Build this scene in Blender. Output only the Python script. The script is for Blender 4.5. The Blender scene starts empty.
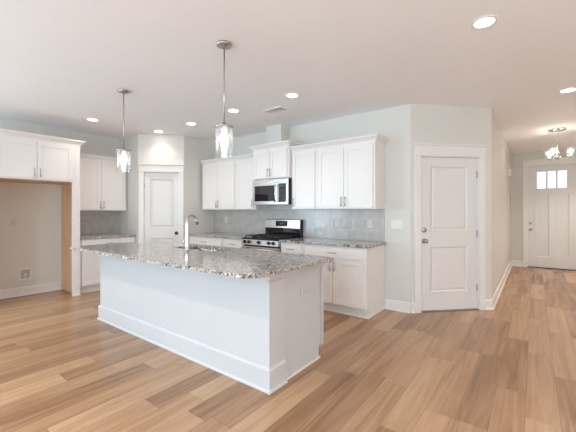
import bpy, bmesh, math, random
from mathutils import Vector, Matrix
random.seed(7)
PI = math.pi
SC = bpy.context.scene
COL = SC.collection

# ---------------------------------------------------------------- camera, world, lights, exposure
EYE = 1.33
cam_data = bpy.data.cameras.new('camera')
cam = bpy.data.objects.new('camera', cam_data); COL.objects.link(cam)
cam_data.sensor_width = 36.0
cam_data.lens = 36.0 * 328.0 / 576.0
cam_data.shift_y = -4.5 / 576.0
cam_data.clip_start = 0.05
cam.location = (0, 0, EYE)
cam.rotation_euler = (PI / 2, 0, math.atan2(328.0, 436.0))
SC.camera = cam

world = bpy.data.worlds.new('daylight'); SC.world = world; world.use_nodes = True
wbg = world.node_tree.nodes['Background']
wbg.inputs[0].default_value = (0.86, 0.93, 1.0, 1)
wbg.inputs[1].default_value = 1.2

def area_light(name, loc, rot, sx, sy, power, color):
    d = bpy.data.lights.new(name, 'AREA'); d.shape = 'RECTANGLE'; d.size = sx; d.size_y = sy
    d.energy = power; d.color = color
    o = bpy.data.objects.new(name, d); COL.objects.link(o); o.location = loc; o.rotation_euler = rot
    return o
# daylight at the window openings behind the camera (facing +Y) and on the left wall (facing +X)
UP = math.radians(25)   # light off the bright ground outside comes in slanting upward
area_light('daylight_back_left', (-4.3, -3.96, 1.25), (PI/2+UP, 0, 0), 2.6, 2.0, 20, (0.70, 0.86, 1.0))
area_light('daylight_back_right', (-0.6, -3.96, 1.25), (PI/2+UP, 0, 0), 2.6, 2.0, 150, (0.57, 0.84, 1.0))
area_light('daylight_left', (-6.56, -1.9, 1.45), (PI/2+UP, 0, -PI/2), 2.4, 1.6, 150, (0.58, 0.81, 1.0))
area_light('daylight_right', (3.06, 0.4, 1.35), (PI/2+UP, 0, PI/2), 2.6, 1.7, 55, (1.0, 0.94, 0.90))
CAN_W, CAN_COL = 9.0, (1.0, 0.88, 0.78)

SC.view_settings.view_transform = 'Standard'
SC.view_settings.look = 'None'
SC.view_settings.gamma = 1.0
SC.view_settings.exposure = 0.24
SC.cycles.diffuse_bounces = 8
SC.cycles.max_bounces = 14
SC.view_settings.use_curve_mapping = False

# ---------------------------------------------------------------- materials
def new_mat(name):
    m = bpy.data.materials.new(name); m.use_nodes = True
    nt = m.node_tree
    return m, nt, nt.nodes['Principled BSDF']
def node(nt, kind, **kw):
    n = nt.nodes.new(kind)
    for k, v in kw.items(): setattr(n, k, v)
    return n
def math_n(nt, op, a, b=None):
    n = nt.nodes.new('ShaderNodeMath'); n.operation = op
    for i, v in enumerate((a, b)):
        if v is None: continue
        if isinstance(v, (int, float)): n.inputs[i].default_value = v
        else: nt.links.new(v, n.inputs[i])
    return n.outputs[0]
def ramp(nt, fac, stops, interp='LINEAR'):
    r = nt.nodes.new('ShaderNodeValToRGB'); cr = r.color_ramp; cr.interpolation = interp
    while len(cr.elements) < len(stops): cr.elements.new(0.5)
    for e, (p, c) in zip(cr.elements, stops): e.position = p; e.color = (*c, 1)
    nt.links.new(fac, r.inputs[0]); return r.outputs[0]
def paint(name, color, rough=0.5, var=0.015, bump=0.0, scale=60, spec=0.5):
    """painted surface with a faint mottling and orange-peel bump"""
    m, nt, b = new_mat(name)
    tc = node(nt, 'ShaderNodeTexCoord')
    n = node(nt, 'ShaderNodeTexNoise'); n.inputs['Scale'].default_value = 3.0; n.inputs['Detail'].default_value = 3
    nt.links.new(tc.outputs['Object'], n.inputs['Vector'])
    lo = tuple(max(0, c - var) for c in color); hi = tuple(min(1, c + var) for c in color)
    nt.links.new(ramp(nt, n.outputs[0], [(0.3, lo), (0.7, hi)]), b.inputs['Base Color'])
    b.inputs['Roughness'].default_value = rough
    b.inputs['Specular IOR Level'].default_value = spec
    if bump > 0:
        n2 = node(nt, 'ShaderNodeTexNoise'); n2.inputs['Scale'].default_value = scale
        nt.links.new(tc.outputs['Object'], n2.inputs['Vector'])
        bp = node(nt, 'ShaderNodeBump'); bp.inputs['Strength'].default_value = bump; bp.inputs['Distance'].default_value = 0.002
        nt.links.new(n2.outputs[0], bp.inputs['Height']); nt.links.new(bp.outputs[0], b.inputs['Normal'])
    return m
def metal(name, color, rough, aniso=False):
    m, nt, b = new_mat(name)
    b.inputs['Metallic'].default_value = 1.0
    tc = node(nt, 'ShaderNodeTexCoord'); mp = node(nt, 'ShaderNodeMapping')
    mp.inputs['Scale'].default_value = (2, 2, 300) if aniso else (20, 20, 20)
    n = node(nt, 'ShaderNodeTexNoise'); n.inputs['Scale'].default_value = 1.5
    nt.links.new(tc.outputs['Object'], mp.inputs[0]); nt.links.new(mp.outputs[0], n.inputs['Vector'])
    nt.links.new(ramp(nt, n.outputs[0], [(0.3, tuple(c * .93 for c in color)), (0.7, color)]), b.inputs['Base Color'])
    b.inputs['Roughness'].default_value = rough
    return m
def glow(name, color, strength):
    m = bpy.data.materials.new(name); m.use_nodes = True; nt = m.node_tree
    nt.nodes.remove(nt.nodes['Principled BSDF'])
    e = node(nt, 'ShaderNodeEmission'); e.inputs[0].default_value = (*color, 1); e.inputs[1].default_value = strength
    nt.links.new(e.outputs[0], nt.nodes['Material Output'].inputs[0]); return m
def clear_glass(name, tint=(1, 1, 1), refl=0.12, seeds=False):
    m = bpy.data.materials.new(name); m.use_nodes = True; nt = m.node_tree
    nt.nodes.remove(nt.nodes['Principled BSDF'])
    t = node(nt, 'ShaderNodeBsdfTransparent'); t.inputs[0].default_value = (*tint, 1)
    g = node(nt, 'ShaderNodeBsdfGlossy'); g.inputs['Roughness'].default_value = 0.08 if seeds else 0.05
    mix = node(nt, 'ShaderNodeMixShader')
    lw = node(nt, 'ShaderNodeLayerWeight'); lw.inputs[0].default_value = 0.35
    f = math_n(nt, 'ADD', math_n(nt, 'MULTIPLY', lw.outputs['Facing'], 0.5), refl)
    nt.links.new(f, mix.inputs[0]); nt.links.new(t.outputs[0], mix.inputs[1]); nt.links.new(g.outputs[0], mix.inputs[2])
    if seeds:
        tc = node(nt, 'ShaderNodeTexCoord'); n = node(nt, 'ShaderNodeTexNoise'); n.inputs['Scale'].default_value = 90
        nt.links.new(tc.outputs['Object'], n.inputs['Vector'])
        bp = node(nt, 'ShaderNodeBump'); bp.inputs['Strength'].default_value = 0.08; bp.inputs['Distance'].default_value = 0.001
        nt.links.new(n.outputs[0], bp.inputs['Height']); nt.links.new(bp.outputs[0], g.inputs['Normal'])
    last = mix.outputs[0]
    if seeds:   # bubbles in the glass scatter a little of the bulb's light
        tr = node(nt, 'ShaderNodeBsdfTranslucent'); m2 = node(nt, 'ShaderNodeMixShader'); m2.inputs[0].default_value = 0.025
        nt.links.new(last, m2.inputs[1]); nt.links.new(tr.outputs[0], m2.inputs[2]); last = m2.outputs[0]
    nt.links.new(last, nt.nodes['Material Output'].inputs[0]); return m

def floor_material():
    m, nt, b = new_mat('oak plank floor')
    tc = node(nt, 'ShaderNodeTexCoord'); sp = node(nt, 'ShaderNodeSeparateXYZ')
    nt.links.new(tc.outputs['Object'], sp.inputs[0])
    W, L = 0.180, 1.22
    u = math_n(nt, 'DIVIDE', math_n(nt, 'ADD', sp.outputs[0], 20.03), W)
    ui = math_n(nt, 'FLOOR', u)
    wn = node(nt, 'ShaderNodeTexWhiteNoise', noise_dimensions='1D'); nt.links.new(ui, wn.inputs['W'])
    v = math_n(nt, 'ADD', math_n(nt, 'DIVIDE', math_n(nt, 'ADD', sp.outputs[1], 20.0), L), math_n(nt, 'MULTIPLY', wn.outputs[0], 7.0))
    vi = math_n(nt, 'FLOOR', v)
    cid = node(nt, 'ShaderNodeCombineXYZ'); nt.links.new(ui, cid.inputs[0]); nt.links.new(vi, cid.inputs[1])
    wn2 = node(nt, 'ShaderNodeTexWhiteNoise', noise_dimensions='2D'); nt.links.new(cid.outputs[0], wn2.inputs['Vector'])
    r1 = wn2.outputs[0]
    # grain coordinates: stretched along the plank, shifted per plank
    gx = math_n(nt, 'MULTIPLY', sp.outputs[0], 15.0)
    gy = math_n(nt, 'ADD', math_n(nt, 'MULTIPLY', sp.outputs[1], 0.9), math_n(nt, 'MULTIPLY', r1, 40.0))
    gc = node(nt, 'ShaderNodeCombineXYZ'); nt.links.new(gx, gc.inputs[0]); nt.links.new(gy, gc.inputs[1]); nt.links.new(math_n(nt, 'MULTIPLY', r1, 13.0), gc.inputs[2])
    g1 = node(nt, 'ShaderNodeTexNoise'); g1.inputs['Scale'].default_value = 1.0; g1.inputs['Detail'].default_value = 5; g1.inputs['Distortion'].default_value = 1.1
    nt.links.new(gc.outputs[0], g1.inputs['Vector'])
    fx = math_n(nt, 'MULTIPLY', sp.outputs[0], 70.0)
    fc = node(nt, 'ShaderNodeCombineXYZ'); nt.links.new(fx, fc.inputs[0]); nt.links.new(math_n(nt, 'MULTIPLY', gy, 3.0), fc.inputs[1])
    g2 = node(nt, 'ShaderNodeTexNoise'); g2.inputs['Scale'].default_value = 1.0; g2.inputs['Detail'].default_value = 3
    nt.links.new(fc.outputs[0], g2.inputs['Vector'])
    t = math_n(nt, 'ADD', math_n(nt, 'MULTIPLY', r1, 0.36), math_n(nt, 'ADD', math_n(nt, 'MULTIPLY', g1.outputs[0], 0.75), math_n(nt, 'MULTIPLY', g2.outputs[0], 0.20)))
    t = math_n(nt, 'ADD', t, -0.085)
    colr = ramp(nt, t, [(0.22, FL[0]), (0.42, FL[1]), (0.60, FL[2]), (0.80, FL[3])])
    # seams
    fu = math_n(nt, 'FRACT', u); fv = math_n(nt, 'FRACT', v)
    eu = math_n(nt, 'MINIMUM', fu, math_n(nt, 'SUBTRACT', 1.0, fu)); ev = math_n(nt, 'MINIMUM', fv, math_n(nt, 'SUBTRACT', 1.0, fv))
    seam = math_n(nt, 'MAXIMUM', math_n(nt, 'LESS_THAN', eu, 0.008), math_n(nt, 'LESS_THAN', ev, 0.0014))
    mx = node(nt, 'ShaderNodeMix', data_type='RGBA'); nt.links.new(math_n(nt, 'MULTIPLY', seam, 0.55), mx.inputs[0])
    nt.links.new(colr, mx.inputs[6]); mx.inputs[7].default_value = (0.12, 0.07, 0.04, 1)
    nt.links.new(mx.outputs[2], b.inputs['Base Color'])
    b.inputs['Roughness'].default_value = 0.27
    b.inputs['Specular IOR Level'].default_value = 0.6
    bp = node(nt, 'ShaderNodeBump'); bp.inputs['Strength'].default_value = 0.12; bp.inputs['Distance'].default_value = 0.0006
    nt.links.new(math_n(nt, 'MULTIPLY', seam, -1.0), bp.inputs['Height'])
    return m
FL = [(0.188, 0.096, 0.046), (0.285, 0.156, 0.079), (0.380, 0.222, 0.118), (0.485, 0.308, 0.178)]

def granite_material():
    m, nt, b = new_mat('speckled granite')
    tc = node(nt, 'ShaderNodeTexCoord')
    v = node(nt, 'ShaderNodeTexVoronoi'); v.inputs['Scale'].default_value = 135
    nt.links.new(tc.outputs['Object'], v.inputs['Vector'])
    sep = node(nt, 'ShaderNodeSeparateColor'); nt.links.new(v.outputs['Color'], sep.inputs[0])
    n = node(nt, 'ShaderNodeTexNoise'); n.inputs['Scale'].default_value = 22; n.inputs['Detail'].default_value = 4
    nt.links.new(tc.outputs['Object'], n.inputs['Vector'])
    f = math_n(nt, 'ADD', math_n(nt, 'MULTIPLY', sep.outputs[0], 0.75), math_n(nt, 'MULTIPLY', math_n(nt, 'SUBTRACT', n.outputs[0], 0.37), 1.0))
    c = ramp(nt, f, [(0.0, (0.012, 0.012, 0.012)), (0.20, (0.07, 0.065, 0.065)), (0.29, (0.19, 0.17, 0.155)), (0.40, (0.40, 0.355, 0.315)),
                     (0.58, (0.52, 0.475, 0.43)), (0.72, (0.70, 0.67, 0.64))], 'CONSTANT')
    nt.links.new(c, b.inputs['Base Color'])
    b.inputs['Roughness'].default_value = 0.10
    b.inputs['Specular IOR Level'].default_value = 0.55
    return m

def tile_material():
    m, nt, b = new_mat('glazed square tile')
    tc = node(nt, 'ShaderNodeTexCoord'); sp = node(nt, 'ShaderNodeSeparateXYZ'); nt.links.new(tc.outputs['Object'], sp.inputs[0])
    cc = node(nt, 'ShaderNodeCombineXYZ'); nt.links.new(sp.outputs[0], cc.inputs[0]); nt.links.new(sp.outputs[2], cc.inputs[1])
    br = node(nt, 'ShaderNodeTexBrick'); nt.links.new(cc.outputs[0], br.inputs['Vector'])
    br.inputs['Scale'].default_value = 1.0; br.inputs['Brick Width'].default_value = 0.152; br.inputs['Row Height'].default_value = 0.152
    br.inputs['Mortar Size'].default_value = 0.0035; br.inputs['Mortar Smooth'].default_value = 0.2; br.offset = 0.5
    br.inputs['Color1'].default_value = (0.52, 0.490, 0.465, 1); br.inputs['Color2'].default_value = (0.57, 0.540, 0.515, 1)
    br.inputs['Mortar'].default_value = (0.64, 0.62, 0.60, 1)
    n = node(nt, 'ShaderNodeTexNoise'); n.inputs['Scale'].default_value = 9; n.inputs['Detail'].default_value = 3
    nt.links.new(tc.outputs['Object'], n.inputs['Vector'])
    mx = node(nt, 'ShaderNodeMix', data_type='RGBA', blend_type='MULTIPLY'); mx.inputs[0].default_value = 1.0
    nt.links.new(br.outputs['Color'], mx.inputs[6]); nt.links.new(ramp(nt, n.outputs[0], [(0.3, (0.86, 0.86, 0.86)), (0.7, (1, 1, 1))]), mx.inputs[7])
    nt.links.new(mx.outputs[2], b.inputs['Base Color'])
    b.inputs['Roughness'].default_value = 0.2
    n2 = node(nt, 'ShaderNodeTexNoise'); n2.inputs['Scale'].default_value = 14; n2.inputs['Detail'].default_value = 1
    nt.links.new(tc.outputs['Object'], n2.inputs['Vector'])
    h = math_n(nt, 'SUBTRACT', math_n(nt, 'MULTIPLY', n2.outputs[0], 1.0), math_n(nt, 'MULTIPLY', br.outputs['Fac'], 0.4))
    bp = node(nt, 'ShaderNodeBump'); bp.inputs['Strength'].default_value = 0.5; bp.inputs['Distance'].default_value = 0.006
    nt.links.new(h, bp.inputs['Height']); nt.links.new(bp.outputs[0], b.inputs['Normal'])
    return m

def wood_material():
    m, nt, b = new_mat('raw maple veneer')
    tc = node(nt, 'ShaderNodeTexCoord'); mp = node(nt, 'ShaderNodeMapping'); mp.inputs['Scale'].default_value = (12, 12, 1.0)
    nt.links.new(tc.outputs['Object'], mp.inputs[0])
    n = node(nt, 'ShaderNodeTexNoise'); n.inputs['Scale'].default_value = 2; n.inputs['Detail'].default_value = 4
    nt.links.new(mp.outputs[0], n.inputs['Vector'])
    nt.links.new(ramp(nt, n.outputs[0], [(0.3, (0.64, 0.42, 0.25)), (0.7, (0.74, 0.51, 0.32))]), b.inputs['Base Color'])
    b.inputs['Roughness'].default_value = 0.5
    return m

M = dict(
    wall=paint('pale grey green wall paint', (0.68, 0.67, 0.635), 0.6, 0.006, 0.15),
    ceiling=paint('white ceiling paint', (0.89, 0.885, 0.90), 0.75, 0.006, 0.15, 40),
    trim=paint('white trim paint', (0.80, 0.785, 0.77), 0.32, 0.006),
    door=paint('white door paint', (0.76, 0.745, 0.73), 0.35, 0.006),
    cab=paint('white cabinet paint', (0.82, 0.80, 0.785), 0.33, 0.006),
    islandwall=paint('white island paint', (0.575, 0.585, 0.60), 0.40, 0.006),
    plastic=paint('white plastic', (0.80, 0.79, 0.77), 0.35, 0.005),
    slot=paint('dark plastic', (0.05, 0.05, 0.05), 0.4, 0.004),
    doorsill=paint('grey sill', (0.12, 0.11, 0.10), 0.5, 0.01),
    platepaint=paint('pale grey plastic', (0.62, 0.61, 0.59), 0.35, 0.005),
    midgrey=paint('grey plastic', (0.48, 0.46, 0.44), 0.5, 0.01),
    black=paint('black enamel', (0.012, 0.012, 0.013), 0.18, 0.003),
    iron=paint('cast iron', (0.02, 0.02, 0.02), 0.55, 0.005, 0.3),
    blackglass=paint('black glass', (0.012, 0.014, 0.018), 0.04, 0.002, spec=0.8),
    steel=metal('stainless steel', (0.66, 0.64, 0.62), 0.26, True),
    sinksteel=metal('satin sink steel', (0.62, 0.62, 0.62), 0.22),
    chrome=metal('polished chrome', (0.74, 0.75, 0.77), 0.16),
    nickel=metal('brushed nickel', (0.50, 0.49, 0.48), 0.28),
    floor=floor_material(), granite=granite_material(), tile=tile_material(), wood=wood_material(),
    lens=glow('lit lens', (1.0, 0.93, 0.84), 20.0),
    bulb=glow('lit bulb', (1.0, 0.92, 0.82), 32.0),
    display=glow('clock display', (0.25, 0.55, 0.7), 0.25),
    shade=clear_glass('seeded clear glass', (0.97, 0.98, 0.98), 0.05, True),
    pane=clear_glass('window pane', (0.98, 0.99, 1.0), 0.04),
)

# ---------------------------------------------------------------- mesh helpers
class MB:
    def __init__(s): s.bm = bmesh.new()
    def box(s, x0, x1, y0, y1, z0, z1):
        vs = [s.bm.verts.new(p) for p in ((x0,y0,z0),(x1,y0,z0),(x1,y1,z0),(x0,y1,z0),(x0,y0,z1),(x1,y0,z1),(x1,y1,z1),(x0,y1,z1))]
        for f in ((3,2,1,0),(4,5,6,7),(0,1,5,4),(1,2,6,5),(2,3,7,6),(3,0,4,7)): s.bm.faces.new([vs[i] for i in f])
        return s
    def cyl(s, p0, p1, r0, r1=None, n=20, caps=True):
        r1 = r0 if r1 is None else r1
        p0 = Vector(p0); p1 = Vector(p1); d = (p1 - p0).normalized()
        a = d.orthogonal().normalized(); b = d.cross(a)
        A = [s.bm.verts.new(p0 + (a*math.cos(2*PI*i/n) + b*math.sin(2*PI*i/n))*r0) for i in range(n)]
        B = [s.bm.verts.new(p1 + (a*math.cos(2*PI*i/n) + b*math.sin(2*PI*i/n))*r1) for i in range(n)]
        for i in range(n): f = s.bm.faces.new([A[i], A[(i+1)%n], B[(i+1)%n], B[i]]); f.smooth = True
        if caps: s.bm.faces.new(A[::-1]); s.bm.faces.new(B)
        return s
    def lathe(s, prof, c=(0,0,0), axis='z', n=28):
        c = Vector(c); rings = []
        for r, h in prof:
            ring = []
            for i in range(n):
                a = 2*PI*i/n; u, v = r*math.cos(a), r*math.sin(a)
                p = (u, v, h) if axis == 'z' else ((u, h, v) if axis == 'y' else (h, u, v))
                ring.append(s.bm.verts.new(c + Vector(p)))
            rings.append(ring)
        for A, B in zip(rings, rings[1:]):
            for i in range(n): f = s.bm.faces.new([A[i], A[(i+1)%n], B[(i+1)%n], B[i]]); f.smooth = True
        return s
    def tube(s, pts, r, n=14):
        pts = [Vector(p) for p in pts]; rr = r if isinstance(r, (list, tuple)) else [r]*len(pts)
        rings = []; prev = None
        for i, p in enumerate(pts):
            d = (pts[min(i+1, len(pts)-1)] - pts[max(i-1, 0)]).normalized()
            a = d.orthogonal().normalized() if prev is None else (prev - d*prev.dot(d)).normalized()
            prev = a; b = d.cross(a)
            rings.append([s.bm.verts.new(p + (a*math.cos(2*PI*k/n) + b*math.sin(2*PI*k/n))*rr[i]) for k in range(n)])
        for A, B in zip(rings, rings[1:]):
            for k in range(n): f = s.bm.faces.new([A[k], A[(k+1)%n], B[(k+1)%n], B[k]]); f.smooth = True
        s.bm.faces.new(rings[0][::-1]); s.bm.faces.new(rings[-1]); return s
    def prism(s, prof, x0, x1):
        """profile of (y,z) points extruded along x"""
        A = [s.bm.verts.new((x0, y, z)) for y, z in prof]; B = [s.bm.verts.new((x1, y, z)) for y, z in prof]
        n = len(prof)
        for i in range(n): s.bm.faces.new([A[i], A[(i+1)%n], B[(i+1)%n], B[i]])
        s.bm.faces.new(A[::-1]); s.bm.faces.new(B); return s
    def slab(s, outline, z0, z1):
        A = [s.bm.verts.new((x, y, z0)) for x, y in outline]; B = [s.bm.verts.new((x, y, z1)) for x, y in outline]
        n = len(outline)
        for i in range(n): s.bm.faces.new([A[i], A[(i+1)%n], B[(i+1)%n], B[i]])
        s.bm.faces.new(A[::-1]); s.bm.faces.new(B); return s
    def sweep(s, path, prof):
        """crown moulding: prof (out, z) swept along an open xy path whose left side faces out"""
        n = len(path); P = [Vector((*p, 0)) for p in path]; rings = []
        for i in range(n):
            ds = []
            if i > 0: ds.append((P[i]-P[i-1]).normalized())
            if i < n-1: ds.append((P[i+1]-P[i]).normalized())
            ns = [Vector((d.y, -d.x, 0)) for d in ds]
            nn = ns[0] if len(ns) == 1 else (ns[0]+ns[1])/(1+ns[0].dot(ns[1]))
            rings.append([s.bm.verts.new(P[i] + nn*o + Vector((0,0,z))) for o, z in prof])
        m = len(prof)
        for A, B in zip(rings, rings[1:]):
            for k in range(m): s.bm.faces.new([A[k], A[(k+1)%m], B[(k+1)%m], B[k]])
        s.bm.faces.new(rings[0][::-1]); s.bm.faces.new(rings[-1]); return s
    def build(s, name, mat, parent=None, bevel=0.0, label=None, seg=2):
        bmesh.ops.recalc_face_normals(s.bm, faces=s.bm.faces)
        me = bpy.data.meshes.new(name); s.bm.to_mesh(me); s.bm.free()
        me.materials.append(M[mat] if isinstance(mat, str) else mat)
        o = bpy.data.objects.new(name, me); COL.objects.link(o)
        if parent is not None: o.parent = parent
        if bevel > 0:
            bv = o.modifiers.new('bevel', 'BEVEL'); bv.width = bevel; bv.segments = seg; bv.limit_method = 'ANGLE'; bv.angle_limit = math.radians(40)
        if label: o['label'] = label
        return o

def thing(name, label, cat, loc=(0,0,0), rot=0.0, group=None, kind=None):
    o = bpy.data.objects.new(name, None); COL.objects.link(o); o.empty_display_size = 0.1
    o.location = loc; o.rotation_euler = (0, 0, rot); return tag(o, label, cat, group, kind)
def tag(o, label=None, cat=None, group=None, kind=None):
    if label: o['label'] = label
    if cat: o['category'] = cat
    if group: o['group'] = group
    if kind: o['kind'] = kind
    return o
def place(o, loc, rot=0.0): o.location = loc; o.rotation_euler = (0, 0, rot); return o
def rrect(x0, x1, y0, y1, r, n=6, corners=(1,1,1,1)):
    out = []
    for k, (cx, cy, a0) in enumerate(((x1-r, y0+r, -90), (x1-r, y1-r, 0), (x0+r, y1-r, 90), (x0+r, y0+r, 180))):
        if corners[k]:
            for i in range(n+1):
                a = math.radians(a0 + 90*i/n); out.append((cx + r*math.cos(a), cy + r*math.sin(a)))
        else:
            out.append(((x1, y0), (x1, y1), (x0, y1), (x0, y0))[k])
    return out
def cut(o, cutters):
    """subtract cutter meshes from o for good, then delete them"""
    for c in cutters:
        m = o.modifiers.new('cut', 'BOOLEAN'); m.object = c; m.operation = 'DIFFERENCE'; m.solver = 'EXACT'
    bpy.context.view_layer.update()
    dg = bpy.context.evaluated_depsgraph_get()
    me = bpy.data.meshes.new_from_object(o.evaluated_get(dg))
    for m in list(o.modifiers): o.modifiers.remove(m)
    o.data = me
    for c in cutters: bpy.data.objects.remove(c)

# ---------------------------------------------------------------- room geometry (metres; range wall faces -Y)
H = 2.74
XL, YR, XH, YE = -6.48, 4.40, -0.47, 9.75       # fridge wall, range wall, hall wall, entry wall
YB, XR, XHR = -3.9, 3.0, 1.55
DG0 = (-1.30, 4.40); S2 = math.sqrt(0.5)        # garage-door diagonal start
PN0 = (-5.75, 3.12)                              # pantry diagonal start
R45, R90 = PI/4, PI/2
TH = 0.12

def st(o, label, cat): return tag(o, label, cat, kind='structure')
st(MB().box(XL-0.3, XR+0.3, YB-0.3, YE+0.3, -0.1, 0).build('floor', 'floor'), 'wide oak-look plank floor running towards the entry hall', 'floor')
st(MB().box(XL-0.3, XR+0.3, YB-0.3, YE+0.3, H, H+0.1).build('ceiling', 'ceiling'), 'flat white painted ceiling with recessed lights', 'ceiling')

def wall(name, label, loc, rot, length, openings=(), th=TH, mat='wall', h=H):
    mb = MB(); x = 0.0
    for (a, b, z0, z1) in sorted(openings):
        if a > x: mb.box(x, a, 0, th, 0, h)
        if z0 > 0: mb.box(a, b, 0, th, 0, z0)
        if z1 < h: mb.box(a, b, 0, th, z1, h)
        x = b
    if x < length: mb.box(x, length, 0, th, 0, h)
    return st(place(mb.build(name, mat), loc, rot), label, 'wall')

DW, DO = 0.833, 0.146                              # garage door width, start along the diagonal
wall('wall_range', 'pale wall behind the range and the long cabinet run', (-5.18, YR, 0), 0, 5.18-1.30)
wall('wall_garage', 'short angled wall holding the two-panel door with deadbolt', (*DG0, 0), R45, 1.172, [(DO-0.012, DO+DW+0.012, 0, 2.075)])
wall('wall_hall', 'long hall wall leading to the front door', (XH, DG0[1]+1.172*S2, 0), R90, YE-(DG0[1]+1.172*S2))
wall('wall_entry', 'end wall around the front door', (XH, YE, 0), 0, XHR-XH, [(0.325, 1.275, 0, 2.42)])
wall('wall_fridge', 'wall behind the empty refrigerator alcove and corner cabinets', (XL, YB, 0), R90, 3.12-YB, [(0.8, 3.2, 0.65, 2.25)])
wall('wall_pantry_side', 'narrow wall between corner cabinets and pantry door', (XL, PN0[1], 0), 0, PN0[0]-XL)
PL = 0.806; PD, PO = 0.62, 0.098
wall('wall_pantry', 'narrow angled wall above and around the pantry door', (*PN0, 0), R45, PL, [(PO-0.01, PO+PD+0.01, 0, 2.065)])
wall('wall_pantry_return', 'wall between the pantry door and the left end of the range wall', (-5.18, PN0[1]+PL*S2, 0), R90, YR-(PN0[1]+PL*S2))
# the unseen rest of the great room, with its window openings
wall('wall_back', 'window wall behind the viewer', (XR, YB, 0), PI, XR-XL, [(2.3, 4.9, 0.25, 2.25), (6.0, 8.6, 0.25, 2.25)])
wall('wall_right', 'side wall right of the viewer', (XR, 4.7, 0), -R90, 4.7-YB, [(3.0, 5.6, 0.5, 2.2)])
wall('wall_hall_right', 'right-hand wall of the entry hall', (XHR, YE, 0), -R90, YE-4.7)
wall('wall_hall_corner', 'short wall joining the hall to the great room', (XHR, 4.7, 0), 0, XR-XHR)
# vent chase above the hood cabinet
st(MB().box(-3.585, -3.27, 4.16, YR, 2.42, H).build('wall_chase', 'wall'), 'boxed vent chase rising from the tall middle cabinet to the ceiling', 'wall')

def base_board(name, label, loc, rot, segs, h=0.135, t=0.016):
    mb = MB()
    for a, b in segs:
        mb.prism([(0, 0), (-t-0.012, 0), (-t-0.012, 0.010), (-t, 0.022), (-t, h-0.012), (-0.006, h), (0, h)], a, b)
    return st(place(mb.build(name, 'trim'), loc, rot), label, 'baseboard')
base_board('baseboard_range', 'white baseboard between the base cabinet and the angled door wall', (0, YR, 0), 0, [(-1.645, -1.305)])
base_board('baseboard_garage', 'white baseboard pieces beside the angled door', (*DG0, 0), R45, [(0.006, 0.050), (DO+DW+0.096, 1.172)])
base_board('baseboard_hall', 'long white baseboard down the hall wall', (XH, DG0[1]+1.172*S2, 0), R90, [(0.0, YE-(DG0[1]+1.172*S2))])
base_board('baseboard_entry', 'short white baseboard left of the front door', (XH, YE, 0), 0, [(0.02, 0.235), (1.365, XHR-XH)])
base_board('baseboard_fridge', 'white baseboard across the back of the refrigerator alcove', (XL, 0, 0), R90, [(1.18, 2.15), (YB, 1.04)])
base_board('baseboard_pantry', 'white baseboard beside the pantry door', (-5.18, PN0[1]+PL*S2, 0), R90, [(0.0, 0.06)])

# ---------------------------------------------------------------- doors
def casing(mb_name, parent, x0, x1, ztop, w=0.085, hh=0.115, mat='trim', jamb=TH):
    mb = MB()
    mb.box(x0-w, x0, -0.018, 0, 0, ztop); mb.box(x1, x1+w, -0.018, 0, 0, ztop)
    mb.box(x0-w, x1+w, -0.020, 0, ztop, ztop+hh)
    o = mb.build('door_casing', mat, parent, 0.002)
    mb = MB().prism([(0, 0), (-0.024, 0), (-0.036, 0.012), (-0.036, 0.026), (0, 0.026)], x0-w-0.012, x1+w+0.012)
    c = mb.build('casing_cap', mat, parent); c.location = (0, 0, ztop+hh)
    mb = MB().box(x0-0.001, x0+0.008, 0.0, jamb, 0, ztop).box(x1-0.008, x1+0.001, 0.0, jamb, 0, ztop).box(x0, x1, 0.0, jamb, ztop-0.008, ztop+0.001)
    mb.build('door_jamb', mat, parent)
def panel_slab(parent, x0, x1, z0, z1, rects, y=0.022, mat='door', name='door_slab', arch=False):
    """stile-and-rail face proud of a field; each rect is a sunk panel with a raised centre"""
    mb = MB()
    mb.box(x0, x1, y+0.012, y+0.040, z0, z1)
    zs = sorted(set([z0, z1] + [r[2] for r in rects] + [r[3] for r in rects]))
    for a, b in zip(zs, zs[1:]):
        row = sorted(r for r in rects if r[2] <= a and r[3] >= b); x = x0
        for r in row:
            mb.box(x, r[0], y, y+0.0125, a, b); x = r[1]
        mb.box(x, x1, y, y+0.0125, a, b)
    o = mb.build(name, mat, parent)
    mb = MB()
    for (a, b, c, d) in rects:
        # ogee frame: sloping moulding between the stile and the raised centre
        for q0, q1, d0, d1 in ((0, 0.016, -0.004, 0.011), (0.030, 0.050, 0.0105, 0.003)):
            V = lambda q, dd: [Vector((a+q, y+dd, c+q)), Vector((b-q, y+dd, c+q)), Vector((b-q, y+dd, d-q)), Vector((a+q, y+dd, d-q))]
            A = [mb.bm.verts.new(p) for p in V(q0, d0)]; B = [mb.bm.verts.new(p) for p in V(q1, d1)]
            for i in range(4): mb.bm.faces.new([A[i], A[(i+1)%4], B[(i+1)%4], B[i]])
            if q0 > 0: mb.bm.faces.new(B)
    mb.build('door_panel', mat, parent)
    return o
def knob(parent, x, z, y, name='door_knob', mat='nickel', r=0.027):
    MB().lathe([(0, 0), (0.032, 0), (0.032, -0.007), (0.012, -0.010), (0.011, -0.030), (r*0.8, -0.036), (r, -0.050), (r*0.85, -0.062), (0, -0.068)], (x, y, z), 'y').build(name, mat, parent)
def deadbolt(parent, x, z, y, mat='nickel'):
    MB().lathe([(0, 0), (0.031, 0), (0.029, -0.012), (0.017, -0.016), (0, -0.017)], (x, y, z), 'y').build('deadbolt', mat, parent)
def hinges(parent, x, y, zs):
    for z in zs:
        MB().cyl((x, y, z-0.045), (x, y, z+0.045), 0.007, n=10).box(x-0.02, x+0.02, y+0.003, y+0.007, z-0.045, z+0.045).build('hinge', 'nickel', parent)

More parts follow.
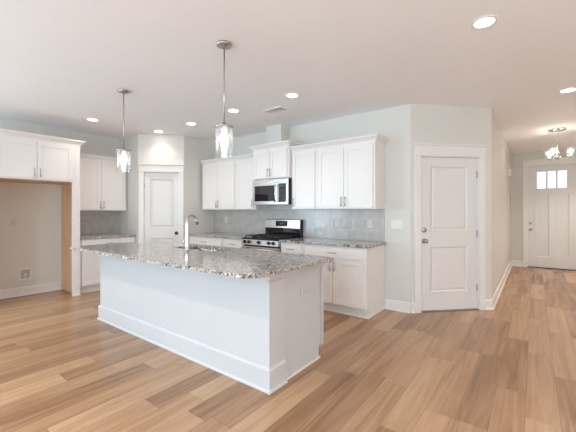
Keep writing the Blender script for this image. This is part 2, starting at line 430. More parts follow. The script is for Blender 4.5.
# two-panel door on the angled wall right of the cabinets
d = thing('door_1', 'white two-panel door with knob and deadbolt on the angled wall right of the cabinets', 'door', (*DG0, 0), R45, kind='structure')
casing('door_casing', d, DO-0.004, DO+DW+0.004, 2.062, w=0.090, hh=0.135)
x0, x1 = DO+0.004, DO+DW-0.004
a, b = DO+0.149, DO+DW-0.150
panel_slab(d, x0, x1, 0.016, 2.05, [(a, b, 0.26, 0.86), (a, b, 1.075, 1.93)])
knob(d, DO+0.058, 0.940, 0.022); deadbolt(d, DO+0.058, 1.085, 0.022)
hinges(d, x1+0.004, 0.012, (0.30, 1.03, 1.83))
MB().box(DO, DO+DW, -0.004, 0.10, 0.0, 0.012).build('threshold', 'nickel', d)
# pantry door
d = thing('door_2', 'narrow white pantry door between the two cabinet runs', 'door', (*PN0, 0), R45, kind='structure')
casing('door_casing', d, PO, PO+PD, 2.055, w=0.078)
a, b = PO+0.105, PO+PD-0.105
panel_slab(d, PO+0.004, PO+PD-0.004, 0.012, 2.045, [(a, b, 0.24, 0.84), (a, b, 1.03, 1.92)])
knob(d, PO+PD-0.055, 0.93, 0.022, mat='slot', r=0.024)
hinges(d, PO+0.002, 0.012, (0.28, 1.07, 1.80))
# front door with three lites
d = thing('door_3', 'tall white front door with three small square panes at the far end of the hall', 'door', (XH, YE, 0), 0, kind='structure')
FX0 = 0.338; FX1 = 1.262
casing('door_casing', d, FX0-0.006, FX1+0.006, 2.405, w=0.09, hh=0.14)
cx = (FX0+FX1)/2
lz0, lz1 = 1.87, 2.27
mb = MB()
y0, y1 = 0.022, 0.062
lx0, lx1 = cx-0.285, cx+0.255
mb.box(FX0, FX1, y0, y1, lz1, 2.395).box(FX0, lx0, y0, y1, lz0, lz1).box(lx1, FX1, y0, y1, lz0, lz1)
# lower leaf: stiles, rails, and two long sunk panels
pz0, pz1 = 0.27, 1.74
mb.box(FX0, FX1, y0, y1, 0.02, pz0).box(FX0, FX1, y0, y1, pz1, lz0)
mb.box(FX0, cx-0.29, y0, y1, pz0, pz1).box(cx-0.07, cx+0.07, y0, y1, pz0, pz1).box(cx+0.29, FX1, y0, y1, pz0, pz1)
mb.box(cx-0.295, cx-0.065, y0+0.022, y1-0.01, pz0-0.01, pz1+0.01).box(cx+0.065, cx+0.295, y0+0.022, y1-0.01, pz0-0.01, pz1+0.01)
mb.build('door_slab', 'door', d, 0.004)
w3 = (lx1-lx0)/3
mb = MB()
for i in (1, 2): mb.box(lx0+i*w3-0.016, lx0+i*w3+0.016, y0+0.002, y1-0.002, lz0, lz1)
mb.box(lx0-0.012, lx1+0.012, y0-0.008, y0, lz0-0.018, lz0).box(lx0-0.012, lx1+0.012, y0-0.008, y0, lz1, lz1+0.014)
mb.build('glazing_bar', 'door', d)
for i in range(3):
    MB().box(lx0+i*w3+(0.016 if i else 0), lx0+(i+1)*w3-(0.016 if i < 2 else 0), 0.040, 0.044, lz0, lz1).build('window_pane', 'pane', d)
knob(d, FX0+0.055, 0.90, y0); deadbolt(d, FX0+0.055, 1.05, y0)
MB().box(FX0-0.01, FX1+0.01, -0.01, 0.10, 0.0, 0.02).build('threshold', 'doorsill', d)  # dark grey sill under the front door

# window frames of the unseen window openings (they show only as reflections)
def window(n, label, loc, rot, w, z0, z1, bars):
    mb = MB()
    mb.box(0, w, 0.02, 0.10, z0-0.0, z0+0.05).box(0, w, 0.02, 0.10, z1-0.05, z1).box(0, 0.05, 0.02, 0.10, z0+0.05, z1-0.05).box(w-0.05, w, 0.02, 0.10, z0+0.05, z1-0.05)
    for i in range(1, bars): mb.box(w*i/bars-0.03, w*i/bars+0.03, 0.02, 0.10, z0+0.05, z1-0.05)
    st(place(mb.build('window_%d' % n, 'trim'), loc, rot), label, 'window')
window(1, 'white framed window behind the viewer, left', (XR-6.0, YB, 0), PI, 2.6, 0.25, 2.25, 3)
window(2, 'white framed window behind the viewer, right', (XR-2.3, YB, 0), PI, 2.6, 0.25, 2.25, 3)
window(3, 'white framed window on the left wall outside the view', (XL, YB+0.8, 0), R90, 2.4, 0.65, 2.25, 3)
window(4, 'white framed window right of the viewer', (XR, 4.7-3.0, 0), -R90, 2.6, 0.5, 2.2, 3)

# ---------------------------------------------------------------- cabinets
def pull(parent, x, y, z, length=0.13, vertical=True):
    """bar pull; y is the face it is screwed to (front is -y)"""
    mb = MB(); h = length/2; yy = y-0.028
    if vertical:
        mb.cyl((x, yy, z-h), (x, yy, z+h), 0.0055, n=10)
        for s in (-1, 1): mb.cyl((x, y, z+s*(h-0.018)), (x, yy, z+s*(h-0.018)), 0.0045, n=8)
    else:
        mb.cyl((x-h, yy, z), (x+h, yy, z), 0.0055, n=10)
        for s in (-1, 1): mb.cyl((x+s*(h-0.018), y, z), (x+s*(h-0.018), yy, z), 0.0045, n=8)
    return mb.build('handle', 'nickel', parent)
def shaker(parent, x0, x1, z0, z1, name='door', st_w=0.058, handle=None, y=0.0, mat='cab'):
    mb = MB(); yf = y-0.020
    mb.box(x0, x0+st_w, yf, y-0.001, z0, z1).box(x1-st_w, x1, yf, y-0.001, z0, z1)
    mb.box(x0+st_w, x1-st_w, yf, y-0.001, z0, z0+st_w).box(x0+st_w, x1-st_w, yf, y-0.001, z1-st_w, z1)
    mb.box(x0+st_w-0.004, x1-st_w+0.004, y-0.011, y-0.002, z0+st_w-0.004, z1-st_w+0.004)
    o = mb.build(name, mat, parent, 0.0015, seg=1)
    if handle: pull(o, handle[0], yf, handle[1])
    return o
def drawer(parent, x0, x1, z0, z1, y=0.0, mat='cab'):
    o = MB().box(x0, x1, y-0.020, y-0.001, z0, z1).build('drawer', mat, parent, 0.003)
    pull(o, (x0+x1)/2, y-0.020, (z0+z1)/2, vertical=False); return o
CROWN = [(0.0, 0.0), (0.008, 0.0), (0.012, 0.014), (0.028, 0.030), (0.048, 0.052), (0.056, 0.056), (0.056, 0.075), (0.0, 0.075)]

def base_cab(label, loc, rot, w, ndoor, d=0.60, hinge='l', finished=None):
    """base unit: drawer row over doors; local x along the run, +y into the wall"""
    t = thing('base_cabinet', label, 'cabinet', loc, rot)
    MB().box(0, w, 0, d, 0.11, 0.876).build('body', 'cab', t)
    MB().box(0, w - (0.0 if finished != 'r' else 0.0), 0.055, d, 0, 0.11).build('toe_kick', 'cab', t)
    if finished == 'r':
        MB().prism([(0.052, 0), (0.040, 0), (0.040, 0.010), (0.052, 0.018)], 0, w+0.012).box(w, w+0.012, 0.052, d, 0, 0.016).build('shoe_molding', 'trim', t)
    else:
        MB().prism([(0.052, 0), (0.040, 0), (0.040, 0.010), (0.052, 0.018)], 0, w).build('shoe_molding', 'trim', t)
    g = 0.012
    rs = 0.030
    drawer(t, rs, w-rs, 0.725, 0.862)
    if ndoor == 2:
        m = w/2
        shaker(t, rs, m-0.003, 0.128, 0.708, handle=(m-0.032, 0.62)); shaker(t, m+0.003, w-rs, 0.128, 0.708, handle=(m+0.032, 0.62))
    else:
        hx = w-rs-0.030 if hinge == 'l' else rs+0.030
        shaker(t, rs, w-rs, 0.128, 0.708, handle=(hx, 0.62))
    return t
def wall_cab(label, loc, rot, w, ndoor, z0, z1, d, hinge='l', crown=(False, False), name='wall_cabinet', cz=None, hz=0.09):
    t = thing(name, label, 'cabinet', loc, rot)
    MB().box(0, w, 0, d, z0, z1).build('body', 'cab', t)
    rs = 0.028; za, zb = z0+0.012, z1-0.028
    if ndoor == 2:
        m = w/2
        shaker(t, rs, m-0.003, za, zb, handle=(m-0.030, za+hz)); shaker(t, m+0.003, w-rs, za, zb, handle=(m+0.030, za+hz))
    else:
        hx = w-rs-0.028 if hinge == 'l' else rs+0.028
        shaker(t, rs, w-rs, za, zb, handle=(hx, za+hz))
    path = ([(0, d)] if crown[0] else []) + [(0, 0), (w, 0)] + ([(w, d)] if crown[1] else [])
    c = MB().sweep(path, CROWN).build('crown_molding', 'cab', t); c.location = (0, 0, z1)
    return t

YF = 3.79      # face of the base cabinets; their counters reach 3.76
DB = YR - YF - 0.004
base_cab('white two-door base cabinet at the right end of the range wall', (-2.57, YF, 0), 0, 0.92, 2, DB, finished='r')
base_cab('narrow white base cabinet with one drawer just right of the gas range', (-2.985, YF, 0), 0, 0.412, 1, DB, 'l')
base_cab('narrow white base cabinet with one drawer just left of the gas range', (-4.22, YF, 0), 0, 0.482, 1, DB, 'r')
base_cab('wide white base cabinet in the left corner of the range wall, beside the pantry wall', (-5.17, YF, 0), 0, 0.947, 2, DB)
UD = 0.33
YU = YR - UD
wall_cab('white two-door wall cabinet at the right end of the range wall', (-2.535, YU, 0), 0, 0.885, 2, 1.365, 2.245, UD-0.004, crown=(False, True))
wall_cab('narrow single-door white wall cabinet just right of the microwave', (-2.99, YU, 0), 0, 0.452, 1, 1.365, 2.245, UD-0.004, 'r')
wall_cab('narrow single-door white wall cabinet just left of the microwave', (-4.205, YU, 0), 0, 0.472, 1, 1.365, 2.228, UD-0.004, 'l')
wall_cab('white two-door wall cabinet at the left end of the range wall, behind the near pendant', (-5.13, YU, 0), 0, 0.922, 2, 1.365, 2.228, UD-0.004)
YM = 4.00
wall_cab('short raised white cabinet with two small doors above the microwave', (-3.73, YM, 0), 0, 0.735, 2, 1.850, 2.330, YR-YM-0.004, crown=(True, True), hz=0.085)

# fridge wall: far nook cabinets between alcove panel and pantry
NY0, NY1 = 2.195, 3.112
base_cab('white base cabinet in the corner nook between the alcove panel and the pantry wall', (-5.84, NY0, 0), R90, NY1-NY0, 2, 0.636)
wall_cab('white two-door wall cabinet in the corner nook beside the refrigerator alcove', (-6.13, NY0, 0), R90, NY1-NY0-0.012, 2, 1.345, 2.235, 0.346)

# refrigerator surround: tall end panels with a cabinet bridging them
FXF = -5.79
t = thing('refrigerator_surround', 'tall white cabinet surround with bare wood inner side framing the empty refrigerator alcove', 'cabinet', (FXF, 1.06, 0), R90)
W = 1.125; DD = -XL + FXF - 0.003
z0, z1 = 1.79, 2.375
MB().box(W-0.020, W, 0.02, DD, 0, z1).build('side_panel', 'cab', t)
MB().box(0, 0.020, 0.02, DD, 0, z1).build('side_panel', 'cab', t)
MB().box(W-0.026, W-0.0205, 0.0205, DD, 0, z0-0.0065).build('side_lining', 'wood', t, label='bare light brown wood lining of the alcove side')
MB().box(0.0205, 0.026, 0.0205, DD, 0, z0-0.0065).build('side_lining', 'wood', t, label='bare light brown wood lining of the alcove side')
MB().box(W-0.112, W, 0, 0.0195, 0, z0).build('face_stile', 'cab', t, 0.001)
MB().box(0, 0.095, 0, 0.0195, 0, z0).build('face_stile', 'cab', t, 0.001)
MB().box(W-0.115, W+0.006, -0.012, 0.001, 0, 0.016).build('shoe_molding', 'trim', t)
MB().box(0.0205, W-0.0205, 0.02, DD, z0, z1).box(0, W, 0, 0.02, z0, z1).build('body', 'cab', t)
MB().box(0.027, W-0.027, 0.001, DD, z0-0.006, z0-0.0005).build('cabinet_underside', 'wood', t, label='bare light brown wood underside')
m = W/2-0.008
shaker(t, 0.085, m-0.003, z0+0.015, z1-0.03, handle=(m-0.034, z0+0.105)); shaker(t, m+0.003, W-0.105, z0+0.015, z1-0.03, handle=(m+0.034, z0+0.105))
c = MB().sweep([(0, DD), (0, 0), (W, 0), (W, DD)], CROWN).build('crown_molding', 'cab', t); c.location = (0, 0, z1)

# ---------------------------------------------------------------- counters and backsplashes
CT0, CT1 = 0.882, 0.914
def counter(label, outline, loc=(0,0,0), rot=0):
    o = MB().slab(outline, CT0-0.001, CT1).build('countertop', 'granite', None, 0.004)
    return tag(place(o, loc, rot), label, 'countertop')
counter('speckled granite countertop right of the gas range', rrect(-2.987, -1.615, 3.755, YR-0.014, 0.02, corners=(1, 0, 0, 0)))
counter('speckled granite countertop left of the gas range, ending at the pantry wall', rrect(-5.176, -3.742, 3.755, YR-0.014, 0.02, corners=(0, 0, 0, 0)))
counter('short speckled granite countertop in the corner nook beside the pantry', rrect(0, NY1-NY0, -0.035, 0.626, 0.02, corners=(0, 0, 0, 0)), (-5.84, NY0, 0), R90)
def splash(label, loc, rot, segs):
    mb = MB()
    for a, b, z0, z1 in segs: mb.box(a, b, -0.010, -0.001, z0, z1)
    return tag(place(mb.build('tile_backsplash', 'tile'), loc, rot), label, 'backsplash')
splash('glossy grey square-tile backsplash running behind the gas range', (0, YR, CT1), 0, [(-5.178, -1.650, 0.001, 0.458)])
splash('grey square-tile backsplash on the back of the corner nook', (XL, NY0, CT1), R90, [(0, NY1-NY0-0.012, 0.001, 0.428)])

# ---------------------------------------------------------------- island
IX0, IX1 = -4.30, -1.562
IY0, IY1, IY2 = 1.848, 2.035, 2.635
t = thing('kitchen_island', 'long white kitchen island with tall baseboard and open floor on every side', 'island', ((IX0+IX1)/2, 2.2, 0))
off = (-(IX0+IX1)/2, -2.2)
def ib(mb, x0, x1, y0, y1, z0, z1): return mb.box(x0+off[0], x1+off[0], y0+off[1], y1+off[1], z0, z1)
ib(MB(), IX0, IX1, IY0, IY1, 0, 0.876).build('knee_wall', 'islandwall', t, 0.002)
mb = MB(); ib(mb, IX0, IX1-0.022, IY1, IY2, 0.105, 0.876); ibody = mb.build('cabinet_body', 'cab', t)
cut(ibody, [MB().box(-3.42, -2.57, 2.16, 2.625, 0.6, 0.9).build('cutter', 'cab')])
mb = MB(); ib(mb, IX0, IX1-0.024, IY1, IY2-0.075, 0, 0.105); mb.build('toe_kick', 'cab', t)
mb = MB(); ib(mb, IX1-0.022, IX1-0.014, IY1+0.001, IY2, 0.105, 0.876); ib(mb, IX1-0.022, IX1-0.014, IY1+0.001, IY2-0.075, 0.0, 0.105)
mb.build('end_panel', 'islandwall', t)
mb = MB(); ib(mb, IX1-0.010, IX1+0.004, IY1-0.02, IY2-0.070, 0.0, 0.016); mb.build('shoe_molding', 'trim', t)
# baseboard wraps the knee wall front and both ends
mb = MB().sweep([(IX0+off[0], IY1+off[1]), (IX0+off[0], IY0+off[1]), (IX1+off[0], IY0+off[1]), (IX1+off[0], IY1+off[1])],
    [(0, 0), (0.028, 0), (0.028, 0.010), (0.016, 0.022), (0.016, 0.160), (0.004, 0.175), (0, 0.175)])
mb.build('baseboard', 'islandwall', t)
# corbel-like cap block at the top of the end pilasters
mb = MB().sweep([(IX1+off[0]-0.02, IY0+off[1]), (IX1+off[0], IY0+off[1]), (IX1+off[0], IY1+off[1]+0.012)],
    [(0, 0.805), (0.006, 0.812), (0.012, 0.822), (0.012, 0.876), (0, 0.876)])
mb.build('pilaster_cap', 'islandwall', t)
mb = MB(); ib(mb, IX1-0.010, IX1-0.003, IY1+0.001, IY2, 0.82, 0.876); mb.build('top_rail', 'islandwall', t)
mb = MB(); ib(mb, IX1-0.010, IX1-0.007, IY2-0.045, IY2+0.001, 0.105, 0.82); mb.build('corner_stile', 'islandwall', t)
# island top with rounded corners and a sink opening
big = rrect(-4.41, -1.455, 1.545, 2.645, 0.17, n=10)[:11]   # wide sweep at the near corner
top = MB().slab(big + rrect(-4.41, -1.455, 1.545, 2.645, 0.03)[7:], CT0+0.002, CT1).build('island_countertop', 'granite')
SX0, SX1, SY0, SY1 = -3.36, -2.63, 2.225, 2.585
cutter = MB().slab(rrect(SX0, SX1, SY0, SY1, 0.05), 0.8, 1.0).build('cutter', 'granite')
cut(top, [cutter])
bv = top.modifiers.new('bevel', 'BEVEL'); bv.width = 0.004; bv.segments = 2; bv.limit_method = 'ANGLE'; bv.angle_limit = math.radians(50)
tag(top, 'large speckled granite island top with rounded corners, sink set into it', 'countertop')
# double-bowl undermount sink
t = thing('kitchen_sink', 'stainless double-bowl sink set into the island countertop', 'sink', ((SX0+SX1)/2, (SY0+SY1)/2, CT0-0.006))
def bowl(x0, x1, y0, y1):
    mb = MB(); lv = [(0.0, 0.0), (0.002, -0.05), (0.006, -0.16), (0.03, -0.19)]
    rings = []
    for ins, z in lv:
        rings.append([mb.bm.verts.new((x, y, z)) for x, y in rrect(x0+ins, x1-ins, y0+ins, y1-ins, 0.05)])
    for A, B in zip(rings, rings[1:]):
        n = len(A)
        for i in range(n): f = mb.bm.faces.new([A[i], A[(i+1)%n], B[(i+1)%n], B[i]]); f.smooth = True
    mb.bm.faces.new(rings[-1])
    o = mb.build('bowl', 'sinksteel', t)
    so = o.modifiers.new('thickness', 'SOLIDIFY'); so.thickness = 0.002; so.offset = 0
    MB().lathe([(0, 0.004), (0.035, 0.004), (0.042, 0.001), (0.044, -0.001)], ((x0+x1)/2, (y0+y1)/2, -0.189)).build('drain', 'chrome', o)
hw, hd = (SX1-SX0)/2, (SY1-SY0)/2
bowl(-hw-0.004, -0.012+0.06, -hd-0.004, hd+0.004); bowl(0.012+0.06, hw+0.004, -hd-0.004, hd+0.004)
MB().box(-0.012+0.058, 0.014+0.06, -hd-0.004, hd+0.004, -0.03, -0.012).build('divider', 'sinksteel', t, 0.004)

# faucet
t = thing('faucet', 'tall chrome gooseneck faucet standing on the island beside the sink', 'faucet', (-2.985, 2.165, CT1))
MB().lathe([(0, 0.0), (0.031, 0.0), (0.031, 0.006), (0.022, 0.012), (0.0215, 0.06), (0.023, 0.10), (0.020, 0.16), (0.0165, 0.24), (0.015, 0.315), (0.013, 0.322), (0, 0.322)]).build('base', 'chrome', t)
pts = [(0, 0, 0.315), (0, 0, 0.325)]
for i in range(1, 13):
    a = PI - math.radians(165)*i/12; pts.append((0.0, 0.055+0.055*math.cos(a), 0.325+0.050*math.sin(a)))
MB().tube(pts, 0.0105).build('spout', 'nickel', t)
e = Vector(pts[-1]); dd = (Vector(pts[-1])-Vector(pts[-2])).normalized()
MB().cyl(e-dd*0.005, e+dd*0.065, 0.0135, 0.017).cyl(e+dd*0.065, e+dd*0.073, 0.0145, 0.0135).build('spray_head', 'nickel', t, label='darker spray head')
MB().cyl((-0.015, 0, 0.062), (-0.05, 0, 0.066), 0.012, 0.010).tube([(-0.046, 0, 0.066), (-0.055, 0.0, 0.09), (-0.062, -0.004, 0.125)], [0.006, 0.005, 0.004]).build('lever', 'chrome', t)

# ---------------------------------------------------------------- gas range
RX0, RX1 = -3.735, -2.992
t = thing('gas_range', 'stainless gas range with black grates and knobs along the front', 'range', ((RX0+RX1)/2, 3.76, 0))
w = (RX1-RX0)/2
MB().box(-w, w, 0.03, 0.60, 0.02, 0.905).build('body', 'black', t, 0.003)
MB().box(-w+0.03, w-0.03, 0.06, 0.55, 0, 0.02).build('base', 'slot', t)
MB().prism([(0.03, 0.812), (-0.034, 0.812), (-0.034, 0.82), (-0.014, 0.896), (0.03, 0.896)], -w, w).build('control_panel', 'steel', t, 0.003)
MB().box(-w+0.003, w-0.003, -0.012, 0.03, 0.23, 0.785).build('oven_door', 'steel', t, 0.004)
od = t.children[-1]
MB().box(-w+0.08, w-0.08, -0.0135, -0.0115, 0.33, 0.66).build('oven_window', 'blackglass', od)
MB().cyl((-w+0.03, -0.060, 0.755), (w-0.03, -0.060, 0.755), 0.012).cyl((-w+0.07, -0.012, 0.755), (-w+0.07, -0.06, 0.755), 0.009).cyl((w-0.07, -0.012, 0.755), (w-0.07, -0.06, 0.755), 0.009).build('oven_handle', 'chrome', od)
MB().box(-w+0.003, w-0.003, -0.012, 0.03, 0.03, 0.22).build('storage_drawer', 'steel', t, 0.004)
for kx in (-0.29, -0.20, 0.0, 0.20, 0.29):
    k = MB().lathe([(0, 0.004), (0.026, 0.004), (0.026, -0.008), (0.021, -0.012), (0.019, -0.034), (0.016, -0.038), (0, -0.038)], (0, 0, 0), 'y', 20).box(-0.004, 0.004, -0.044, -0.03, -0.018, 0.018).build('knob', 'black', t)
    k.location = (kx, -0.026, 0.856); k.rotation_euler = (-0.2, 0, 0)
    MB().lathe([(0.026, 0.002), (0.030, 0.002), (0.030, -0.003), (0.026, -0.003)], (0, 0, 0), 'y', 20).build('knob_ring', 'chrome', k)
MB().box(-w+0.002, w-0.002, -0.022, 0.55, 0.8965, 0.918).build('cooktop', 'black', t, 0.004)
for gx0, gx1 in ((-w+0.02, -0.128), (-0.122, 0.122), (0.128, w-0.02)):
    mb = MB(); r = 0.0065; zt = 0.950
    for yy in (0.045, 0.505): mb.box(gx0, gx1, yy-r, yy+r, zt-0.012, zt)
    for xx in (gx0+r, gx1-r): mb.box(xx-r, xx+r, 0.045, 0.505, zt-0.012, zt)
    mb.box(gx0, gx1, 0.275-r, 0.275+r, zt-0.012, zt)
    cxm = (gx0+gx1)/2
    mb.box(cxm-r, cxm+r, 0.045, 0.505, zt-0.010, zt+0.002)
    for q in (0.16, 0.39): mb.box(gx0, gx1, q-r, q+r, zt-0.010, zt+0.002)
    for xx in (gx0+r, gx1-r):
        for yy in (0.045, 0.505): mb.box(xx-r, xx+r, yy-r, yy+r, 0.918, zt-0.012)
    mb.build('grate', 'iron', t)
for bx, by in ((-0.25, 0.15), (-0.25, 0.40), (0.0, 0.275), (0.25, 0.15), (0.25, 0.40)):
    MB().lathe([(0.050, 0.918), (0.048, 0.926), (0.036, 0.930), (0.034, 0.938), (0, 0.939)], (bx, by, 0)).build('burner', 'iron', t)
# backguard
MB().box(-w, w, 0.553, 0.624, 0.905, 1.055).build('backguard_base', 'blackglass', t, 0.002)
MB().prism([(0.545, 1.055), (0.556, 1.190), (0.566, 1.200), (0.624, 1.200), (0.624, 1.055)], -w+0.003, w-0.012).build('backguard', 'steel', t, 0.003)
MB().box(w-0.012, w+0.002, 0.548, 0.624, 0.905, 1.197).build('backguard_end', 'black', t)
o = MB().box(-0.13, 0.10, 0.539, 0.560, 1.085, 1.175).build('control_display', 'blackglass', t)
MB().box(-0.045, 0.015, 0.5382, 0.5392, 1.120, 1.143).build('clock_digits', 'display', o)

# ---------------------------------------------------------------- microwave
t = thing('microwave', 'stainless over-the-range microwave with black window', 'microwave', (-3.362, 3.985, 1.44))
w = 0.366; hgt = 0.398
MB().box(-w, w, 0.022, YR-3.985-0.012, 0, hgt).build('case', 'black', t, 0.003)
MB().box(-w, w, 0.0, 0.022, 0.345, hgt).build('top_grille', 'steel', t, 0.003)
mb = MB()
x0, x1 = -w, 0.165
mb.box(x0, x1, -0.006, 0.022, 0.0, 0.055).box(x0, x1, -0.006, 0.022, 0.300, 0.343).box(x0, x0+0.045, -0.006, 0.022, 0.055, 0.300).box(x1-0.045, x1, -0.006, 0.022, 0.055, 0.300)
dr = mb.build('door', 'steel', t, 0.003)
MB().box(x0+0.045, x1-0.045, -0.002, 0.018, 0.055, 0.300).build('door_window', 'blackglass', dr)
MB().cyl((x1-0.022, -0.045, 0.03), (x1-0.022, -0.045, 0.315), 0.010).cyl((x1-0.022, 0, 0.055), (x1-0.022, -0.045, 0.055), 0.008).cyl((x1-0.022, 0, 0.29), (x1-0.022, -0.045, 0.29), 0.008).build('handle', 'chrome', dr)
pn = MB().box(0.168, w, -0.006, 0.022, 0.0, 0.343).build('control_panel', 'steel', t, 0.003)
MB().box(0.186, w-0.035, -0.008, 0.0, 0.035, 0.325).build('keypad', 'blackglass', pn)
MB().box(0.205, w-0.055, -0.0092, -0.0078, 0.275, 0.305).build('clock_digits', 'display', pn)
mb = MB()
for r in range(5):
    for c_ in range(3): mb.box(0.205+c_*0.040, 0.232+c_*0.040, -0.0090, -0.0078, 0.065+r*0.038, 0.087+r*0.038)
mb.build('keys', 'slot', pn)
MB().lathe([(0, 0), (0.012, 0), (0.012, -0.002), (0, -0.002)], (0.0, -0.001, 0.37), 'y', 16).build('badge', 'chrome', t)

# ---------------------------------------------------------------- pendants
def pendant(label, x, y):
    t = thing('pendant_light', label, 'pendant light', (x, y, 0), group='island pendants')
    MB().lathe([(0, H-0.0005), (0.062, H-0.0005), (0.064, H-0.010), (0.060, H-0.022), (0.016, H-0.028), (0.010, H-0.045), (0, H-0.045)]).build('canopy', 'nickel', t)
    MB().cyl((0, 0, 2.065), (0, 0, H-0.04), 0.0055, n=12).build('stem', 'nickel', t)
    MB().lathe([(0, 2.078), (0.016, 2.076), (0.020, 2.050), (0.078, 2.048), (0.080, 2.042), (0.080, 2.030), (0.026, 2.028), (0.024, 2.00), (0.0, 2.00)]).build('fitter', 'nickel', t)
    o = MB().lathe([(0.073, 2.030), (0.074, 1.80), (0.071, 1.797), (0.070, 1.80), (0.069, 2.030)], n=36).build('lamp_shade', 'shade', t)
    b = MB().lathe([(0.012, 2.005), (0.016, 1.99), (0.030, 1.965), (0.035, 1.940), (0.030, 1.912), (0.016, 1.896), (0.0, 1.893)], n=20).build('bulb', 'bulb', t)
    return t
pendant('clear glass cylinder pendant hanging over the far end of the island', -3.83, 1.905)
pendant('clear glass cylinder pendant hanging nearest, over the near end of the island', -2.085, 1.88)

# ---------------------------------------------------------------- foyer chandelier
t = thing('chandelier', 'chrome chandelier with clear glass shades hanging before the front door', 'chandelier', (0.31, 7.26, 0))
MB().lathe([(0, H-0.0005), (0.125, H-0.0005), (0.128, H-0.012), (0.120, H-0.024), (0.02, H-0.030), (0, H-0.030)], n=36).build('canopy', 'chrome', t)
MB().cyl((0, 0, 2.25), (0, 0, H-0.02), 0.007).build('stem', 'chrome', t)
MB().lathe([(0, 2.47), (0.014, 2.46), (0.016, 2.40), (0.010, 2.36), (0.012, 2.30), (0.05, 2.262), (0.055, 2.25), (0.03, 2.235), (0, 2.225)]).build('hub', 'chrome', t)
base_a = math.radians(-36.95 + 90 - 90)
for k in range(3):
    a = math.radians(8 + 120*k)
    cx_, cy_ = 0.178*math.cos(a), 0.178*math.sin(a)
    MB().tube([(0.03*math.cos(a), 0.03*math.sin(a), 2.25), (cx_*0.6, cy_*0.6, 2.225), (cx_, cy_, 2.235), (cx_, cy_, 2.262)], 0.0075).lathe([(0, 2.258), (0.040, 2.260), (0.042, 2.268), (0.018, 2.272), (0.016, 2.300), (0, 2.300)], (cx_, cy_, 0), n=20).build('arm', 'chrome', t)
    s = MB().lathe([(0.052, 2.270), (0.057, 2.420), (0.054, 2.420), (0.050, 2.274)], (cx_, cy_, 0)).build('lamp_shade', 'shade', t)
    MB().lathe([(0.010, 2.300), (0.014, 2.312), (0.024, 2.335), (0.026, 2.355), (0.018, 2.378), (0, 2.386)], (cx_, cy_, 0), n=16).build('bulb', 'bulb', t)

# ---------------------------------------------------------------- recessed lights
CANS = [(-5.42, 2.22, 'round recessed ceiling light above the refrigerator alcove, leftmost in the view'),
        (-5.295, 3.245, 'round recessed ceiling light right in front of the pantry door wall'),
        (-4.40, 3.27, 'round recessed ceiling light second from the pantry wall, left of the near pendant glass'),
        (-3.36, 3.20, 'round recessed ceiling light just behind the near pendant stem'),
        (-2.35, 3.21, 'round recessed ceiling light beside the ceiling vent, above the right wall cabinets'),
        (-0.30, 2.83, 'largest, nearest recessed ceiling light in the upper right of the view'),
        (0.31, 5.00, 'round recessed ceiling light at the mouth of the entry hall')]
def can_light(x, y, label, power=13):
    t = thing('recessed_light', label, 'ceiling light', (x, y, 0), group='recessed ceiling lights')
    MB().lathe([(0.064, H-0.0005), (0.066, H-0.006), (0.086, H-0.007), (0.092, H-0.0005)], n=32).build('trim_ring', 'plastic', t)
    MB().lathe([(0, H-0.004), (0.065, H-0.004), (0.065, H-0.002)], n=32).build('lens', 'lens', t)
    ld = bpy.data.lights.new('downlight', 'SPOT'); ld.energy = power; ld.color = CAN_COL; ld.spot_size = math.radians(125); ld.spot_blend = 0.7; ld.shadow_soft_size = 0.06
    lo = bpy.data.objects.new('downlight', ld); COL.objects.link(lo); lo.parent = t; lo.location = (0, 0, H-0.02)
for c_ in CANS: can_light(*c_)
# extra unseen fixtures, added so that ceiling and hall come out brighter
for x, y in ((-4.6, 0.0), (-2.3, 0.0), (0.0, -0.6), (2.0, 0.6), (-4.6, -2.4), (-2.3, -2.4), (0.0, -2.6), (2.0, -2.0), (1.9, 3.2)):
    can_light(x, y, 'added fill light outside the view, shaped as a recessed ceiling light', 75)
for x, y in ((1.2, 6.3), (1.2, 8.5)): can_light(x, y, 'added hall fill light outside the view, shaped as a recessed ceiling light', 110)  # unseen pair added to brighten the hall
for k in range(3):
    ld = bpy.data.lights.new('chandelier_glow', 'POINT'); ld.energy = 5; ld.color = (1.0, 0.85, 0.72); ld.shadow_soft_size = 0.03
    lo = bpy.data.objects.new('chandelier_glow', ld); COL.objects.link(lo); lo.location = (0.31+0.178*math.cos(math.radians(8 + 120*k)), 7.26+0.178*math.sin(math.radians(8 + 120*k)), 2.36)

# ceiling vent register
t = thing('ceiling_vent', 'small white rectangular air vent on the ceiling between two recessed lights', 'vent', (-2.87, 3.52, H), 0)
mb = MB(); L2, W2 = 0.165, 0.075
mb.box(-L2, L2, -W2, -W2+0.018, -0.012, -0.0005).box(-L2, L2, W2-0.018, W2, -0.012, -0.0005).box(-L2, -L2+0.018, -W2+0.018, W2-0.018, -0.012, -0.0005).box(L2-0.018, L2, -W2+0.018, W2-0.018, -0.012, -0.0005)
mb.build('frame', 'plastic', t, 0.002)
mb = MB()
for k in range(6):
    y = -W2+0.026+k*0.0205; mb.prism([(y, -0.012), (y+0.002, -0.012), (y+0.012, -0.002), (y+0.010, -0.002)], -L2+0.018, L2-0.018)
mb.build('louver', 'plastic', t)
MB().box(-L2+0.018, L2-0.018, -W2+0.018, W2-0.018, -0.0015, -0.0005).build('duct_opening', 'platepaint', t)

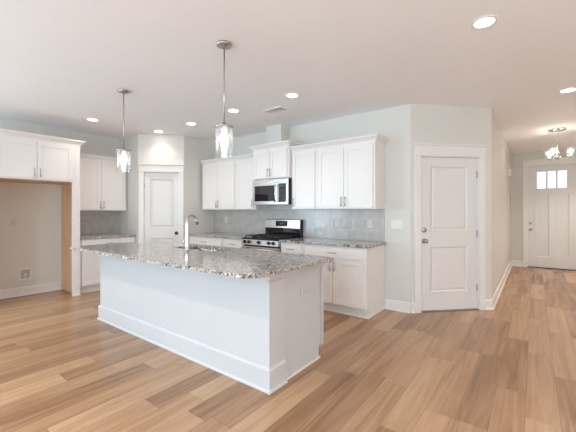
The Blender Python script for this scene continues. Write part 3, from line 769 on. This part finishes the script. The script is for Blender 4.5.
# ---------------------------------------------------------------- plates and small fittings
def plate(name, label, cat, loc, rot, gangs=1, kind='outlet', group=None, mat='plastic'):
    t = thing(name, label, cat, loc, rot, group)
    w = 0.070 + 0.046*(gangs-1)
    MB().box(-w/2, w/2, -0.006, -0.0005, -0.0575, 0.0575).build('cover_plate', mat, t, 0.002)
    for g in range(gangs):
        x = (g-(gangs-1)/2)*0.046
        if kind == 'switch':
            MB().box(x-0.016, x+0.016, -0.009, -0.006, -0.032, 0.032).build('rocker', 'plastic', t, 0.002)
        else:
            o = MB().box(x-0.016, x+0.016, -0.008, -0.006, -0.033, 0.033).build('socket', mat, t, 0.001)
            MB().box(x-0.008, x-0.005, -0.0085, -0.0078, 0.010, 0.020).box(x+0.005, x+0.008, -0.0085, -0.0078, 0.010, 0.020).box(x-0.008, x-0.005, -0.0085, -0.0078, -0.022, -0.012).box(x+0.005, x+0.008, -0.0085, -0.0078, -0.022, -0.012).build('slots', 'slot', o)
    return t
plate('light_switch', 'white three-gang light switch plate on the wall right of the backsplash', 'light switch', (-1.475, YR, 1.155), 0, 3, 'switch')
plate('wall_outlet', 'white outlet on the tile backsplash right of the gas range', 'outlet', (-2.46, YR-0.010, 1.155), 0, mat='platepaint')
plate('wall_outlet', 'white outlet near the right end of the tile backsplash', 'outlet', (-1.86, YR-0.010, 1.155), 0, mat='platepaint')
plate('wall_outlet', 'white outlet on the tile backsplash left of the gas range', 'outlet', (-4.81, YR-0.010, 1.165), 0, mat='platepaint')
plate('wall_outlet', 'pale outlet high on the back wall of the refrigerator alcove', 'outlet', (XL, 1.50, 1.16), R90, mat='platepaint')
o = plate('island_outlet', 'small white outlet set sideways on the end of the island', 'outlet', (IX1-0.010, 2.325, 0.655), R90, mat='islandwall')
o.rotation_euler = Matrix.Rotation(R90, 4, 'Z').to_3x3().to_4x4().to_euler()
o.rotation_euler = (Matrix.Rotation(R90, 4, 'Z') @ Matrix.Rotation(R90, 4, 'Y')).to_euler()
# recessed ice-maker box in the alcove
t = thing('water_outlet_box', 'white ice-maker water outlet box low in the refrigerator alcove', 'outlet box', (XL, 1.655, 0.335), R90)
MB().box(-0.085, 0.085, -0.012, -0.0005, 0.07, 0.095).box(-0.085, 0.085, -0.0122, -0.0005, -0.095, -0.07).box(-0.085, -0.06, -0.012, -0.0005, -0.07, 0.07).box(0.06, 0.085, -0.012, -0.0005, -0.07, 0.07).build('frame', 'plastic', t, 0.002)
MB().box(-0.06, 0.06, -0.002, -0.0005, -0.07, 0.07).build('recess', 'midgrey', t)
MB().cyl((0, -0.003, -0.06), (0, -0.003, -0.01), 0.010).cyl((0, -0.010, 0.0), (0, -0.022, 0.0), 0.016).build('valve', 'plastic', t)
# door chime on hall wall
t = thing('door_chime', 'small white chime box high on the hall wall before the front door', 'chime', (XH, 8.82, 2.20), R90)
MB().box(-0.09, 0.09, -0.045, -0.0005, -0.085, 0.075).build('cover', 'plastic', t, 0.006)
mb = MB()
for k in range(4): mb.box(-0.07, 0.07, -0.0465, -0.0445, -0.06+k*0.012, -0.056+k*0.012)
mb.build('speaker_slots', 'slot', t)
